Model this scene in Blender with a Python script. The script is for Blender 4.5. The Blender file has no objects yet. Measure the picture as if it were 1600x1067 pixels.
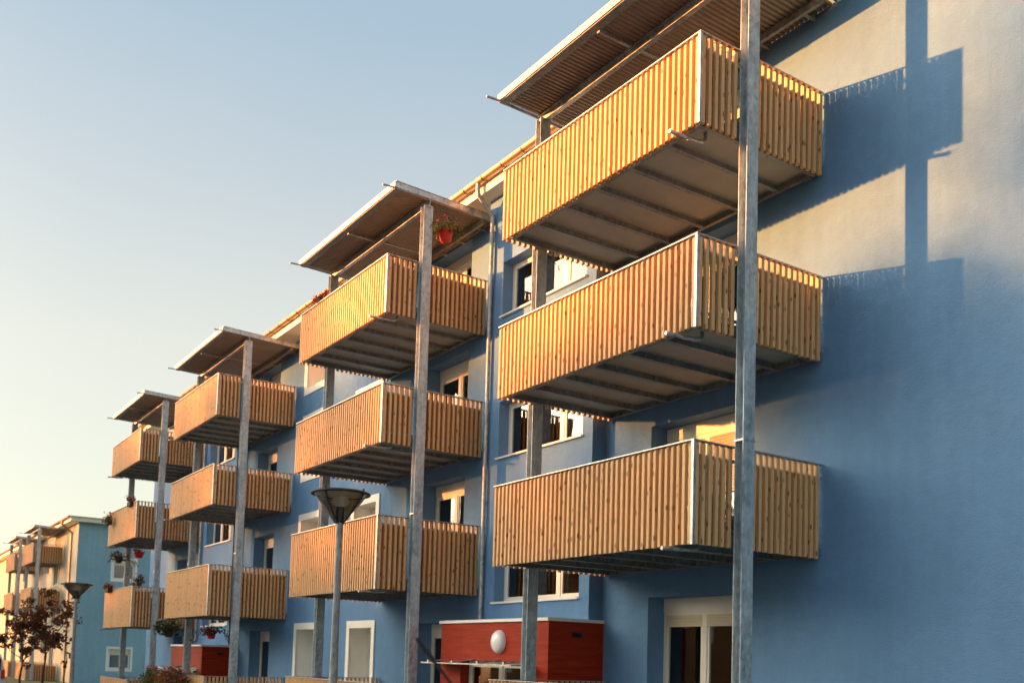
import bpy, math, random
from mathutils import Vector, Matrix
random.seed(7)
R = math.radians
sc = bpy.context.scene
col = sc.collection

# ------------------------------------------------------------------ camera
F_PX, CX, CY = 1565.04, 794.7, 926.5
yaw, pit, rol = 0.98629, 0.067671, 0.029262
CAM = Vector((9.06765, -11.13367, 1.80112))
fw = Vector((-math.sin(yaw)*math.cos(pit), math.cos(yaw)*math.cos(pit), math.sin(pit)))
rt = Vector((math.cos(yaw), math.sin(yaw), 0)); up = rt.cross(fw)
r2 = math.cos(rol)*rt + math.sin(rol)*up
u2 = -math.sin(rol)*rt + math.cos(rol)*up
cd = bpy.data.cameras.new('camera'); cam = bpy.data.objects.new('camera', cd); col.objects.link(cam)
cam.matrix_world = Matrix(((r2.x, u2.x, -fw.x, CAM.x), (r2.y, u2.y, -fw.y, CAM.y), (r2.z, u2.z, -fw.z, CAM.z), (0, 0, 0, 1)))
cd.sensor_width = 36; cd.lens = F_PX/1600*36
cd.shift_x = (800-CX)/1600; cd.shift_y = (CY-533.5)/1600
cd.clip_end = 3000; cd.clip_start = .05
cd.dof.use_dof = True; cd.dof.focus_distance = 11.5; cd.dof.aperture_fstop = 2.1
sc.camera = cam

# ------------------------------------------------------------------ sky, sun, exposure
SUN = Vector((-2.094, -2.42, .395)).normalized()      # towards the sun
el = math.asin(SUN.z); az = math.atan2(SUN.x, SUN.y)
w = bpy.data.worlds.new('World'); sc.world = w; w.use_nodes = True
nt = w.node_tree; nt.nodes.clear()
wo = nt.nodes.new('ShaderNodeOutputWorld'); bg = nt.nodes.new('ShaderNodeBackground')
sky = nt.nodes.new('ShaderNodeTexSky'); sky.sky_type = 'NISHITA'; sky.sun_disc = False
sky.sun_elevation = el; sky.sun_rotation = az; sky.air_density = 1.0; sky.dust_density = 1.6; sky.ozone_density = 1.2
tcw = nt.nodes.new('ShaderNodeTexCoord'); sepw = nt.nodes.new('ShaderNodeSeparateXYZ'); nt.links.new(tcw.outputs['Generated'], sepw.inputs[0])
rmp = nt.nodes.new('ShaderNodeValToRGB'); nzw = nt.nodes.new('ShaderNodeTexNoise'); nzw.inputs['Scale'].default_value = 2.2; nzw.inputs['Detail'].default_value = 5; nt.links.new(tcw.outputs['Generated'], nzw.inputs['Vector'])
mdw = nt.nodes.new('ShaderNodeMath'); mdw.operation = 'MULTIPLY_ADD'; nt.links.new(nzw.outputs[0], mdw.inputs[0]); mdw.inputs[1].default_value = .09; mdw.inputs[2].default_value = -.045
adw = nt.nodes.new('ShaderNodeMath'); nt.links.new(mdw.outputs[0], adw.inputs[0]); nt.links.new(sepw.outputs[2], adw.inputs[1]); nt.links.new(adw.outputs[0], rmp.inputs[0])
els = rmp.color_ramp.elements
for p_, c_ in ((.10, (.90, .88, .72)), (.28, (.82, .81, .71)), (.42, (.62, .67, .69)), (.56, (.43, .56, .67))): els.new(p_).color = (*c_, 1)
els[0].position = 0; els[0].color = (.98, .82, .52, 1); els[-1].position = 1; els[-1].color = (.40, .58, .85, 1)
mxw = nt.nodes.new('ShaderNodeMix'); mxw.data_type = 'RGBA'; mxw.inputs[0].default_value = .88
gn = nt.nodes.new('ShaderNodeMix'); gn.data_type = 'RGBA'; gn.blend_type = 'MULTIPLY'; gn.inputs[0].default_value = 1; gn.inputs[7].default_value = (1.56, 1.56, 1.54, 1)
nt.links.new(rmp.outputs[0], gn.inputs[6]); nt.links.new(sky.outputs[0], mxw.inputs[6]); nt.links.new(gn.outputs[2], mxw.inputs[7])
# bright hazy glow of the sky round the low sun
dtw = nt.nodes.new('ShaderNodeVectorMath'); dtw.operation = 'DOT_PRODUCT'; nt.links.new(tcw.outputs['Generated'], dtw.inputs[0]); dtw.inputs[1].default_value = SUN
mx0 = nt.nodes.new('ShaderNodeMath'); mx0.operation = 'MAXIMUM'; nt.links.new(dtw.outputs['Value'], mx0.inputs[0]); mx0.inputs[1].default_value = 0
pww = nt.nodes.new('ShaderNodeMath'); pww.operation = 'POWER'; nt.links.new(mx0.outputs[0], pww.inputs[0]); pww.inputs[1].default_value = 11
glw = nt.nodes.new('ShaderNodeMix'); glw.data_type = 'RGBA'; glw.blend_type = 'MIX'; nt.links.new(pww.outputs[0], glw.inputs[0]); glw.inputs[6].default_value = (0, 0, 0, 1); glw.inputs[7].default_value = (21, 17, 12, 1)
glw.clamp_factor = False
adg = nt.nodes.new('ShaderNodeMix'); adg.data_type = 'RGBA'; adg.blend_type = 'ADD'; adg.inputs[0].default_value = 1; nt.links.new(mxw.outputs[2], adg.inputs[6]); nt.links.new(glw.outputs[2], adg.inputs[7])
nt.links.new(adg.outputs[2], bg.inputs[0]); bg.inputs[1].default_value = .14
nt.links.new(bg.outputs[0], wo.inputs[0])
sl = bpy.data.lights.new('sun', 'SUN'); sl.energy = 5; sl.angle = R(.7); sl.color = (1, .32, .065)
so = bpy.data.objects.new('sun', sl); col.objects.link(so)
so.rotation_euler = SUN.to_track_quat('Z', 'Y').to_euler()
sc.view_settings.view_transform = 'Standard'; sc.view_settings.look = 'None'
sc.view_settings.exposure = 2.14; sc.view_settings.gamma = 1

# ------------------------------------------------------------------ helpers
def tag(o, label=None, cat=None, group=None, kind=None):
    if label: o['label'] = label
    if cat: o['category'] = cat
    if group: o['group'] = group
    if kind: o['kind'] = kind
    return o
def empty(name, loc=(0, 0, 0), rz=0, parent=None):
    o = bpy.data.objects.new(name, None); col.objects.link(o)
    o.location = loc; o.rotation_euler = (0, 0, rz); o.empty_display_size = .3
    if parent: o.parent = parent
    return o
class MB:
    def __init__(s): s.v = []; s.f = []; s.m = []; s.r = []; s.sm = []; s.cm = 0; s.cr = 0.0; s.cs = False
    def face(s, pts):
        n = len(s.v); s.v += [tuple(p) for p in pts]; s.f.append(tuple(range(n, n+len(pts))))
        s.m.append(s.cm); s.r.append(s.cr); s.sm.append(s.cs)
    def idx(s, vs, fs):
        n = len(s.v); s.v += [tuple(p) for p in vs]
        for f in fs:
            s.f.append(tuple(n+i for i in f)); s.m.append(s.cm); s.r.append(s.cr); s.sm.append(s.cs)
    def box(s, x0, x1, y0, y1, z0, z1):
        if x0 > x1: x0, x1 = x1, x0
        if y0 > y1: y0, y1 = y1, y0
        if z0 > z1: z0, z1 = z1, z0
        s.idx([(x0, y0, z0), (x1, y0, z0), (x1, y1, z0), (x0, y1, z0), (x0, y0, z1), (x1, y0, z1), (x1, y1, z1), (x0, y1, z1)],
              [(3, 2, 1, 0), (4, 5, 6, 7), (0, 1, 5, 4), (1, 2, 6, 5), (2, 3, 7, 6), (3, 0, 4, 7)])
    def cbox(s, x0, x1, y0, y1, z0, z1, c=.004):
        # box with chamfered vertical edges
        o = [(x0+c, y0), (x1-c, y0), (x1, y0+c), (x1, y1-c), (x1-c, y1), (x0+c, y1), (x0, y1-c), (x0, y0+c)]
        n = 8; vs = [(a, b, z0) for a, b in o]+[(a, b, z1) for a, b in o]
        s.idx(vs, [tuple(range(n-1, -1, -1)), tuple(range(n, 2*n))]+[(i, (i+1) % n, (i+1) % n+n, i+n) for i in range(n)])
    def tube(s, pts, rad, seg=10, caps=True):
        pts = [Vector(p) for p in pts]; rr = rad if isinstance(rad, (list, tuple)) else [rad]*len(pts)
        vs = []; d0 = (pts[1]-pts[0]).normalized(); a = d0.orthogonal().normalized()
        for i, p in enumerate(pts):
            d = (pts[min(i+1, len(pts)-1)]-pts[max(i-1, 0)]).normalized()
            a = (a-d*a.dot(d)).normalized(); b = d.cross(a)
            for k in range(seg):
                t = 2*math.pi*k/seg; vs.append(p+(a*math.cos(t)+b*math.sin(t))*rr[i])
        fs = []
        for i in range(len(pts)-1):
            for k in range(seg):
                k2 = (k+1) % seg; fs.append((i*seg+k, i*seg+k2, (i+1)*seg+k2, (i+1)*seg+k))
        old = s.cs; s.cs = True; s.idx(vs, fs); s.cs = old
        if caps:
            n = len(vs); s.face([vs[k] for k in range(seg-1, -1, -1)]); s.face([vs[n-seg+k] for k in range(seg)])
    def lathe(s, prof, seg=24, c=(0, 0, 0)):
        vs = []
        for r_, z in prof:
            for k in range(seg):
                t = 2*math.pi*k/seg; vs.append((c[0]+r_*math.cos(t), c[1]+r_*math.sin(t), c[2]+z))
        fs = [(i*seg+k, i*seg+(k+1) % seg, (i+1)*seg+(k+1) % seg, (i+1)*seg+k) for i in range(len(prof)-1) for k in range(seg)]
        old = s.cs; s.cs = True; s.idx(vs, fs); s.cs = old
    def beam(s, p0, p1, w_, h_):
        p0 = Vector(p0); p1 = Vector(p1); d = (p1-p0).normalized(); a = Vector((0, 0, 1)).cross(d)
        if a.length < 1e-3: a = Vector((1, 0, 0))
        a.normalize(); b = d.cross(a); a *= w_/2; b *= h_/2
        s.idx([p0-a-b, p0+a-b, p0+a+b, p0-a+b, p1-a-b, p1+a-b, p1+a+b, p1-a+b],
              [(0, 1, 2, 3), (7, 6, 5, 4), (1, 0, 4, 5), (2, 1, 5, 6), (3, 2, 6, 7), (0, 3, 7, 4)])
    def build(s, name, mats, parent=None, loc=None):
        me = bpy.data.meshes.new(name); me.from_pydata(s.v, [], s.f)
        if not isinstance(mats, (list, tuple)): mats = [mats]
        for m in mats: me.materials.append(m)
        me.polygons.foreach_set('material_index', s.m); me.polygons.foreach_set('use_smooth', s.sm)
        if any(s.r):
            at = me.attributes.new('rnd', 'FLOAT', 'FACE'); at.data.foreach_set('value', s.r)
        me.update()
        o = bpy.data.objects.new(name, me); col.objects.link(o)
        if parent: o.parent = parent
        if loc: o.location = loc
        return o
def copy_tree(o, parent=None):
    c = o.copy(); col.objects.link(c)
    if parent: c.parent = parent
    for ch in [x for x in bpy.data.objects if x.parent == o and x != c]:
        copy_tree(ch, c)
    return c

# ------------------------------------------------------------------ materials
class NT:
    def __init__(s, name):
        s.mat = bpy.data.materials.new(name); s.mat.use_nodes = True; s.t = s.mat.node_tree; s.t.nodes.clear()
        s.out = s.n('ShaderNodeOutputMaterial'); s.b = s.n('ShaderNodeBsdfPrincipled'); s.l(s.b.outputs[0], s.out.inputs[0])
        s.tc = s.n('ShaderNodeTexCoord')
    def n(s, t, **k):
        x = s.t.nodes.new(t)
        for a, b in k.items(): setattr(x, a, b)
        return x
    def l(s, a, b): s.t.links.new(a, b)
    def mapping(s, scale, src='Object'):
        m = s.n('ShaderNodeMapping'); s.l(s.tc.outputs[src], m.inputs[0]); m.inputs['Scale'].default_value = scale; return m.outputs[0]
    def noise(s, vec, scale, det=4, rough=.55, dist=0):
        x = s.n('ShaderNodeTexNoise'); s.l(vec, x.inputs['Vector']); x.inputs['Scale'].default_value = scale
        x.inputs['Detail'].default_value = det; x.inputs['Roughness'].default_value = rough; x.inputs['Distortion'].default_value = dist
        return x.outputs[0]
    def ramp(s, fac, stops):
        x = s.n('ShaderNodeValToRGB'); s.l(fac, x.inputs[0]); e = x.color_ramp.elements
        while len(e) < len(stops): e.new(.5)
        for i, (p, c) in enumerate(stops): e[i].position = p; e[i].color = (*c, 1) if len(c) == 3 else c
        return x.outputs[0]
    def mix(s, fac, a, b, mode='MIX'):
        x = s.n('ShaderNodeMix'); x.data_type = 'RGBA'; x.blend_type = mode
        for k, v in ((0, fac), (6, a), (7, b)):
            if hasattr(v, 'links') or isinstance(v, bpy.types.NodeSocket): s.l(v, x.inputs[k])
            elif k == 0: x.inputs[0].default_value = v
            else: x.inputs[k].default_value = (*v, 1)
        return x.outputs[2]
    def math(s, op, a, b=0):
        x = s.n('ShaderNodeMath', operation=op)
        for i, v in enumerate((a, b)):
            if isinstance(v, bpy.types.NodeSocket): s.l(v, x.inputs[i])
            else: x.inputs[i].default_value = v
        return x.outputs[0]
    def bump(s, h, strength=.3, dist=.01):
        x = s.n('ShaderNodeBump'); s.l(h, x.inputs['Height']); x.inputs['Strength'].default_value = strength
        x.inputs['Distance'].default_value = dist; s.l(x.outputs[0], s.b.inputs['Normal'])
    def base(s, c):
        if isinstance(c, bpy.types.NodeSocket): s.l(c, s.b.inputs['Base Color'])
        else: s.b.inputs['Base Color'].default_value = (*c, 1)
    def rough(s, v):
        if isinstance(v, bpy.types.NodeSocket): s.l(v, s.b.inputs['Roughness'])
        else: s.b.inputs['Roughness'].default_value = v

def sh(c, k): return tuple(min(1, x*k) for x in c)
def stucco(name, c):
    m = NT(name); v = m.mapping((1, 1, 1)); a = m.noise(v, .35, 5, .6); b = m.noise(v, 5, 6, .7); f = m.noise(v, 55, 5, .7)
    st = m.noise(m.mapping((3.2, 3.2, .22)), 1.0, 5, .6)
    mx = m.math('ADD', m.math('MULTIPLY', a, .5), m.math('ADD', m.math('MULTIPLY', b, .3), m.math('MULTIPLY', st, .3)))
    m.base(m.ramp(mx, [(.35, sh(c, .80)), (.75, sh(c, 1.17))])); m.rough(.93)
    m.b.inputs['Specular IOR Level'].default_value = .2
    h = m.math('ADD', m.math('MULTIPLY', b, 2.2), m.math('MULTIPLY', f, 1.3)); m.bump(h, .75, .014); return m.mat
def plain(name, c, rough=.6, metal=0, var=.08, scale=6, bump=0, bscale=40):
    m = NT(name); v = m.mapping((1, 1, 1)); a = m.noise(v, scale, 5)
    m.base(m.ramp(a, [(.3, sh(c, 1-var)), (.7, sh(c, 1+var))])); m.rough(rough); m.b.inputs['Metallic'].default_value = metal
    if bump: m.bump(m.noise(v, bscale, 3), bump, .01)
    return m.mat
def galv(name, c=(.42, .43, .43), metal=.75, rough=.42, lo=.5):
    m = NT(name); v = m.mapping((1, 1, .6))
    vo = m.n('ShaderNodeTexVoronoi'); m.l(v, vo.inputs['Vector']); vo.inputs['Scale'].default_value = 22
    a = m.noise(v, 5, 6, .65, .6); st = m.noise(m.mapping((14, 14, 1.1)), 1.5, 5, .7)
    sp = m.ramp(m.math('ADD', m.math('MULTIPLY', vo.outputs['Color'], .22), m.math('ADD', m.math('MULTIPLY', a, .55), m.math('MULTIPLY', st, .3))),
                [(.34, sh(c, lo)), (.52, c), (.72, sh(c, 2-lo))])
    m.base(sp); m.b.inputs['Metallic'].default_value = metal
    m.rough(m.ramp(a, [(.3, (rough-.12,)*3), (.7, (rough+.16,)*3)])); m.bump(a, .12, .004); return m.mat
def wood(name, c=(.76, .46, .215)):
    m = NT(name); at = m.n('ShaderNodeAttribute'); at.attribute_name = 'rnd'; rn = at.outputs['Fac']
    add = m.n('ShaderNodeVectorMath', operation='ADD'); cmb = m.n('ShaderNodeCombineXYZ')
    m.l(m.math('MULTIPLY', rn, 37), cmb.inputs[2]); m.l(m.math('MULTIPLY', rn, 11), cmb.inputs[0])
    m.l(m.tc.outputs['Object'], add.inputs[0]); m.l(cmb.outputs[0], add.inputs[1])
    mp = m.n('ShaderNodeMapping'); m.l(add.outputs[0], mp.inputs[0]); mp.inputs['Scale'].default_value = (26, 26, 1.3)
    g = m.noise(mp.outputs[0], 2.2, 6, .65, 1.2)
    mp2 = m.n('ShaderNodeMapping'); m.l(add.outputs[0], mp2.inputs[0]); mp2.inputs['Scale'].default_value = (9, 9, 4.2)
    vo = m.n('ShaderNodeTexVoronoi'); m.l(mp2.outputs[0], vo.inputs['Vector']); vo.inputs['Scale'].default_value = 1.25
    kn = m.ramp(vo.outputs['Distance'], [(.10, (1, 1, 1)), (.27, (0, 0, 0))])
    kn2 = m.ramp(vo.outputs['Color'], [(.36, (0, 0, 0)), (.44, (1, 1, 1))])
    big = m.noise(m.mapping((1, 1, .5)), .9, 3)
    cc = m.ramp(g, [(.3, sh(c, .66)), (.5, c), (.75, sh(c, 1.22))])
    cc = m.mix(m.math('MULTIPLY', rn, .45), cc, (.56, .25, .085))
    cc = m.mix(m.ramp(big, [(.4, (0, 0, 0)), (.75, (.3, .3, .3))]), cc, (.62, .42, .25))
    cc = m.mix(m.math('MULTIPLY', m.math('MULTIPLY', kn, kn2), .85), cc, (.10, .035, .012))
    m.base(cc); m.rough(.62); m.bump(g, .25, .004); return m.mat
def glass(name, tint=(.75, .8, .8)):
    m = NT(name); t = m.n('ShaderNodeBsdfTransparent'); t.inputs[0].default_value = (*tint, 1)
    g = m.n('ShaderNodeBsdfGlossy'); g.inputs['Roughness'].default_value = .015; g.inputs[0].default_value = (1, 1, 1, 1)
    fr = m.n('ShaderNodeFresnel'); fr.inputs[0].default_value = 1.5
    ms = m.n('ShaderNodeMixShader'); m.l(m.math('ADD', m.math('MULTIPLY', fr.outputs[0], 1.7), .03), ms.inputs[0])
    m.l(t.outputs[0], ms.inputs[1]); m.l(g.outputs[0], ms.inputs[2]); m.l(ms.outputs[0], m.out.inputs[0])
    nz = m.noise(m.mapping((1, 1, 1)), 1.4, 2); bp = m.n('ShaderNodeBump'); bp.inputs['Strength'].default_value = .06; bp.inputs['Distance'].default_value = .03
    m.l(nz, bp.inputs['Height']); m.l(bp.outputs[0], g.inputs['Normal']); return m.mat
def leafmat(name, c1, c2, tr=.35):
    m = NT(name); at = m.n('ShaderNodeAttribute'); at.attribute_name = 'rnd'
    cc = m.ramp(at.outputs['Fac'], [(0, c1), (1, c2)]); m.base(cc); m.rough(.6)
    tl = m.n('ShaderNodeBsdfTranslucent'); m.l(cc, tl.inputs[0]); ms = m.n('ShaderNodeMixShader'); ms.inputs[0].default_value = tr
    m.l(m.b.outputs[0], ms.inputs[1]); m.l(tl.outputs[0], ms.inputs[2]); m.l(ms.outputs[0], m.out.inputs[0]); return m.mat

BLUE = stucco('blue_render', (.135, .275, .49))
TEAL = stucco('teal_render', (.25, .43, .52)); CREAM = stucco('cream_render', (.42, .43, .36))
OCHRE = stucco('ochre_render', (.40, .20, .09))
WOOD = wood('larch_wood'); WOOD_SHADE = wood('inner_larch_shade', (.25, .095, .03)); STEEL = galv('galvanised_steel'); STEELD = galv('weathered_steel', (.26, .27, .27), .2, .5)  # inner larch is darkened to paint the shade between the slats
STEELP = galv('post_steel', (.40, .46, .50), .15, .40, .55)
DECK = plain('deck_board', (.44, .41, .34), .75, 0, .08, 3, .1); SHEET = plain('profiled_sheet', (.27, .21, .16), .45, .15, .12, 2)
CREAMP = plain('cream_paint', (.80, .76, .62), .5, 0, .05, 2); FASC = plain('fascia_metal', (.50, .48, .40), .45, .25, .08, 3); WHITE = plain('white_paint', (.80, .80, .76), .5, 0, .04, 2)
PVC = plain('white_pvc', (.78, .77, .70), .35, 0, .03, 3); SHUT = plain('roller_shutter', (.60, .54, .40), .5, 0, .04, 3)
GUT = plain('gutter_metal', (.34, .25, .14), .35, .6, .15, 3); PIPE = galv('pipe_zinc', (.38, .40, .40), .5, .4)
RED = NT('red_panel'); _v = RED.mapping((.6, .6, 7)); _g = RED.noise(_v, 2.5, 6, .6, .8)
RED.base(RED.ramp(_g, [(.3, (.24, .017, .005)), (.6, (.36, .031, .008)), (.8, (.42, .05, .012))])); RED.rough(.6); RED.b.inputs['Specular IOR Level'].default_value = .15; RED = RED.mat
REFL = plain('lamp_reflector', (.62, .58, .50), .4); GLASS = glass('window_glass'); SMOKE = glass('smoked_acrylic', (.93, .88, .78)); ROOM = plain('room_dark', (.13, .10, .075), .9); BROWN = plain('brown_reflection', (.16, .07, .03), .8, 0, .25, 2)  # the brown imitates a reflection in the stair windows
CURT = plain('curtain', (.20, .12, .07), .9, 0, .2, 5); CURTW = plain('net_curtain', (.34, .30, .24), .9, 0, .2, 5)
TILE = plain('roof_tile', (.20, .045, .025), .8, 0, .25, 8, .4, 12); IRON = plain('lamp_iron', (.035, .035, .032), .5, .3)
BLACK = plain('black_rubber', (.008, .008, .008), .5); OPAL = plain('opal_plastic', (.82, .76, .78), .22)
BARK = plain('bark', (.05, .035, .025), .9, 0, .3, 12, .5); POT = plain('red_pot', (.55, .025, .015), .35); POTP = plain('pink_pot', (.6, .02, .06), .4)
LGREEN = leafmat('leaf_green', (.035, .06, .01), (.13, .14, .02)); LDARK = leafmat('leaf_dark', (.012, .022, .007), (.04, .05, .012))
LRED = leafmat('leaf_autumn', (.06, .014, .006), (.20, .075, .022)); PETR = leafmat('petal_red', (.5, .012, .02), (.62, .03, .09)); PETP = leafmat('petal_pink', (.55, .04, .12), (.7, .2, .25))
LTREE = leafmat('leaf_tree', (.03, .045, .012), (.08, .10, .02)); LYEL = leafmat('leaf_yellow', (.16, .07, .01), (.32, .17, .02))
ASPH = plain('asphalt', (.05, .05, .05), .9, 0, .2, 3, .3, 80); PAVE = plain('paving', (.25, .24, .22), .85, 0, .12, 4, .2, 30)
GRASS = plain('lawn', (.06, .09, .025), .95, 0, .35, 2, .6, 60); CARP = plain('car_paint', (.03, .05, .09), .25, .4); VANP = plain('van_paint', (.55, .58, .60), .35)
TAIL = plain('tail_light_red', (.45, .02, .015), .3)

# ------------------------------------------------------------------ ground
GZ = -.4
def sheet(name, x0, x1, y0, y1, z, m):
    b = MB(); b.face([(x0, y0, z), (x1, y0, z), (x1, y1, z), (x0, y1, z)]); return tag(b.build(name, m), kind='structure')
sheet('ground', -900, 900, -900, 900, GZ-.02, GRASS)
sheet('road', -300, 300, -24, -17.5, GZ-.012, ASPH)
b = MB(); b.box(-90, 40, -17.5, -5.2, GZ-.1, GZ); tag(b.build('pavement', PAVE), kind='structure')
sheet('parking_lane', -60, 30, -9.9, -6.9, GZ+.004, ASPH)

# ------------------------------------------------------------------ balcony stacks
L, D = 4.605, 2.42
XS = [0, -8.898, -19.885, -29.079]
ZT = [[4.64, 7.29, 9.96], [4.64, 7.31, 9.96], [4.36, 7.31, 10.0], [4.15, 7.30, 10.02]]
HH = [[1.31, 1.20, 1.20], [1.48, 1.20, 1.19], [1.49, 1.18, 1.23], [1.48, 1.34, 1.20]]
GT = [1.50, 1.30, 1.12, .72]
PY = -1.6
def slat(b, x0, x1, y0, y1, z0, z1, side):
    c = .004; zt = z1-.032; k = .034
    o = [(x0+c, y0), (x1-c, y0), (x1, y0+c), (x1, y1-c), (x1-c, y1), (x0+c, y1), (x0, y1-c), (x0, y0+c)]
    def back(p):
        x, y = p
        if side == 'f': return (x, max(y, y0+k))
        if side == 'r': return (min(x, x1-k), y)
        return (max(x, x0+k), y)
    n = 8; vs = [(*p, z0) for p in o]+[(*p, zt) for p in o]+[(*back(p), z1) for p in o]
    b.idx(vs, [tuple(range(n-1, -1, -1)), tuple(range(2*n, 3*n))]+[(i, (i+1) % n, (i+1) % n+n, i+n) for i in range(n)]+[(i+n, (i+1) % n+n, (i+1) % n+2*n, i+2*n) for i in range(n)])
def slat_run(b, along, c0, c1, lo, hi, z0, z1, pitch=.118, wid=.053, gaps=False):
    """row of slats; along 'x' or 'y' from c0 to c1; lo..hi is the thickness extent on the other axis"""
    n = max(1, int(round((c1-c0-wid)/pitch))); p = (c1-c0-wid)/n if n else 0
    for i in range(n if gaps else n+1):
        a = c0+i*p+random.uniform(-.003, .003); a2 = a+wid
        if gaps: a, a2 = a+wid-.021, a+p+.015
        if gaps and along == 'x' and (a < c0+.08 or a2 > c1-.08): continue
        j = random.uniform(-.004, .004)
        b.cr = .02+.98*random.random()
        if z0: 
            if along == 'x': b.cbox(a, a2, lo, hi, z0+j, z1)
            else: b.cbox(lo, hi, a, a2, z0+j, z1)
        elif along == 'x': slat(b, a, a2, lo, hi, j, z1, 'f')
        else: slat(b, lo, hi, a, a2, j, z1, 'r' if hi > -.5 else 'l')
    b.cr = 0
def balcony(X, Y, zt, h, Dd, label, spout='near', group='slatted wooden balconies', floor=True, deck=DECK, pitch=.118):
    t = empty('balcony', (X, Y, zt-h)); tag(t, label, 'balcony', group)
    T = .056
    b = MB(); slat_run(b, 'x', -L, -.045, -Dd, -Dd+T, 0, h-.012, pitch*.935); b.build('front_cladding', WOOD, t)
    for sx, nm in ((0, 'side_cladding'), (1, 'side_cladding')):
        lo, hi = ((-T, 0) if sx == 0 else (-L, -L+T))
        b = MB(); y0 = -Dd+(.045 if sx == 0 else T+.02)
        slat_run(b, 'y', y0, PY-.145, lo, hi, 0, h-.012, pitch); slat_run(b, 'y', PY+.135, -.05, lo, hi, 0, h-.012, pitch)
        b.build(nm, WOOD, t)
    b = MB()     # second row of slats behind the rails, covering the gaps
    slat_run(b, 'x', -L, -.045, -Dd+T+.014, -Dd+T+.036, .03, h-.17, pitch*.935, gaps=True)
    b.build('inner_cladding', WOOD_SHADE, t)
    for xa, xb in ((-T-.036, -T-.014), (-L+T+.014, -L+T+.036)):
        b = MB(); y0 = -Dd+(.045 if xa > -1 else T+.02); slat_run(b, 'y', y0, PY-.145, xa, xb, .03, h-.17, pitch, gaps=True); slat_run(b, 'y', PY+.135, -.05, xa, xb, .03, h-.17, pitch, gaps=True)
        b.build('inner_cladding', WOOD_SHADE, t)
    b = MB()     # handrail flats
    e = .012
    b.box(-L-e, e, -Dd-e, -Dd+.062, h-.008, h+.006)
    b.box(-.062, e, -Dd+.062, -.02, h-.008, h+.006); b.box(-L-e, -L+.062, -Dd+.062, -.02, h-.008, h+.006)
    b.build('handrail', STEEL, t)
    b = MB()     # inner rails the slats are screwed to
    for z in (.20, h-.20):
        b.box(-L+.07, -.07, -Dd+T, -Dd+T+.012, z, z+.045)
        for xa in (-T-.012, -L+T): b.box(xa, xa+.012, -Dd+T+.02, -.04, z, z+.045)
    for xa in (-.05, -L+.01):
        for ya in (PY-.143, PY+.121): b.box(xa, xa+.04, ya, ya+.012, .02, h-.012)
    b.build('inner_rail', STEELD, t)
    b = MB()     # corner angles
    b.box(-.040, .004, -Dd-.006, -Dd-.001, -.01, h-.008); b.box(-.001, .004, -Dd-.001, -Dd+.040, -.01, h-.008)
    b.box(-.040, -.001, -Dd-.001, -Dd+.040, -.008, h-.010)
    b.build('corner_post', STEEL, t)
    b = MB(); zf0, zf1 = .02, .19
    b.box(-L+.09, -.09, -Dd+.10, -Dd+.108, zf0, zf1); b.box(-L+.09, -.09, -Dd+.108, -Dd+.165, zf0, zf0+.01)
    for xa, xb, xw in ((-.098, -.09, -.155), (-L+.09, -L+.098, -L+.155)):
        b.box(xa, xb, -Dd+.108, -.05, zf0, zf1)
        b.box(min(xb, xw), max(xa, xw), -Dd+.165, -.118, zf0, zf0+.01)
    b.box(-L+.098, -.098, -.06, -.05, zf0, zf1); b.box(-L+.098, -.098, -.118, -.06, zf0, zf0+.01)
    b.box(-.155, -.30, -.11, -.055, .0, .018)
    b.box(-.09, .006, PY-.075, PY-.065, .035, .175); b.box(-.09, .006, PY+.065, PY+.075, .035, .175)
    for ya in (PY-.03, PY+.03):   # bolts at the post
        b.tube([(-.09, ya, .09), (-.06, ya, .09)], .012, 6)
    b.build('floor_frame', STEELD, t)
    b = MB(); b.box(-L+.10, -.10, -Dd+.11, -.062, .125, .185); b.build('floor_panel', deck, t)
    for i in range(1, 6):
        x = -L*i/6; b = MB(); b.box(x-.04, x+.04, -Dd+.17, -.12, .028, .038); b.box(x-.004, x+.004, -Dd+.17, -.12, .038, .124)
        b.build('cross_beam', STEELD, t)
    if spout:
        x = -.32 if spout == 'near' else -L+.22
        b = MB(); b.tube([(x, -Dd+.42, .12), (x, -Dd+.42, .03), (x, -Dd+.38, -.02), (x-.01, -Dd+.30, -.035), (x-.02, -Dd-.20, -.05)], .026, 10, True)
        b.tube([(x-.012, -Dd+.12, -.04), (x-.012, -Dd+.16, -.04)], .031, 10); b.build('drain_spout', STEEL, t)
    return t
def post(X, Y, z1, label, gt=None, zj=4.72, a=.135, bb=.21, group='steel posts of the balcony stacks'):
    t = empty('steel_post', (X, Y, GZ)); tag(t, label, 'post', group)
    b = MB(); H = z1-GZ
    for s_ in (-1, 1): b.cbox(s_*a/2-.007, s_*a/2+.007, -bb/2, bb/2, 0, H, .003)
    b.box(-a/2+.007, a/2-.007, -.006, .006, 0, H)
    b.build('shaft', STEELP, t)
    b = MB(); b.box(-a/2-.012, a/2+.012, -bb/2-.008, bb/2+.008, zj-GZ-.012, zj-GZ+.014); b.build('joint_plate', STEEL, t)
    b = MB(); b.box(-.16, .16, -.18, .18, .001, .02)
    for sx in (-.12, .12):
        for sy in (-.14, .14): b.tube([(sx, sy, .02), (sx, sy, .045)], .014, 6)
    b.build('base_plate', STEEL, t); return t
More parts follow.
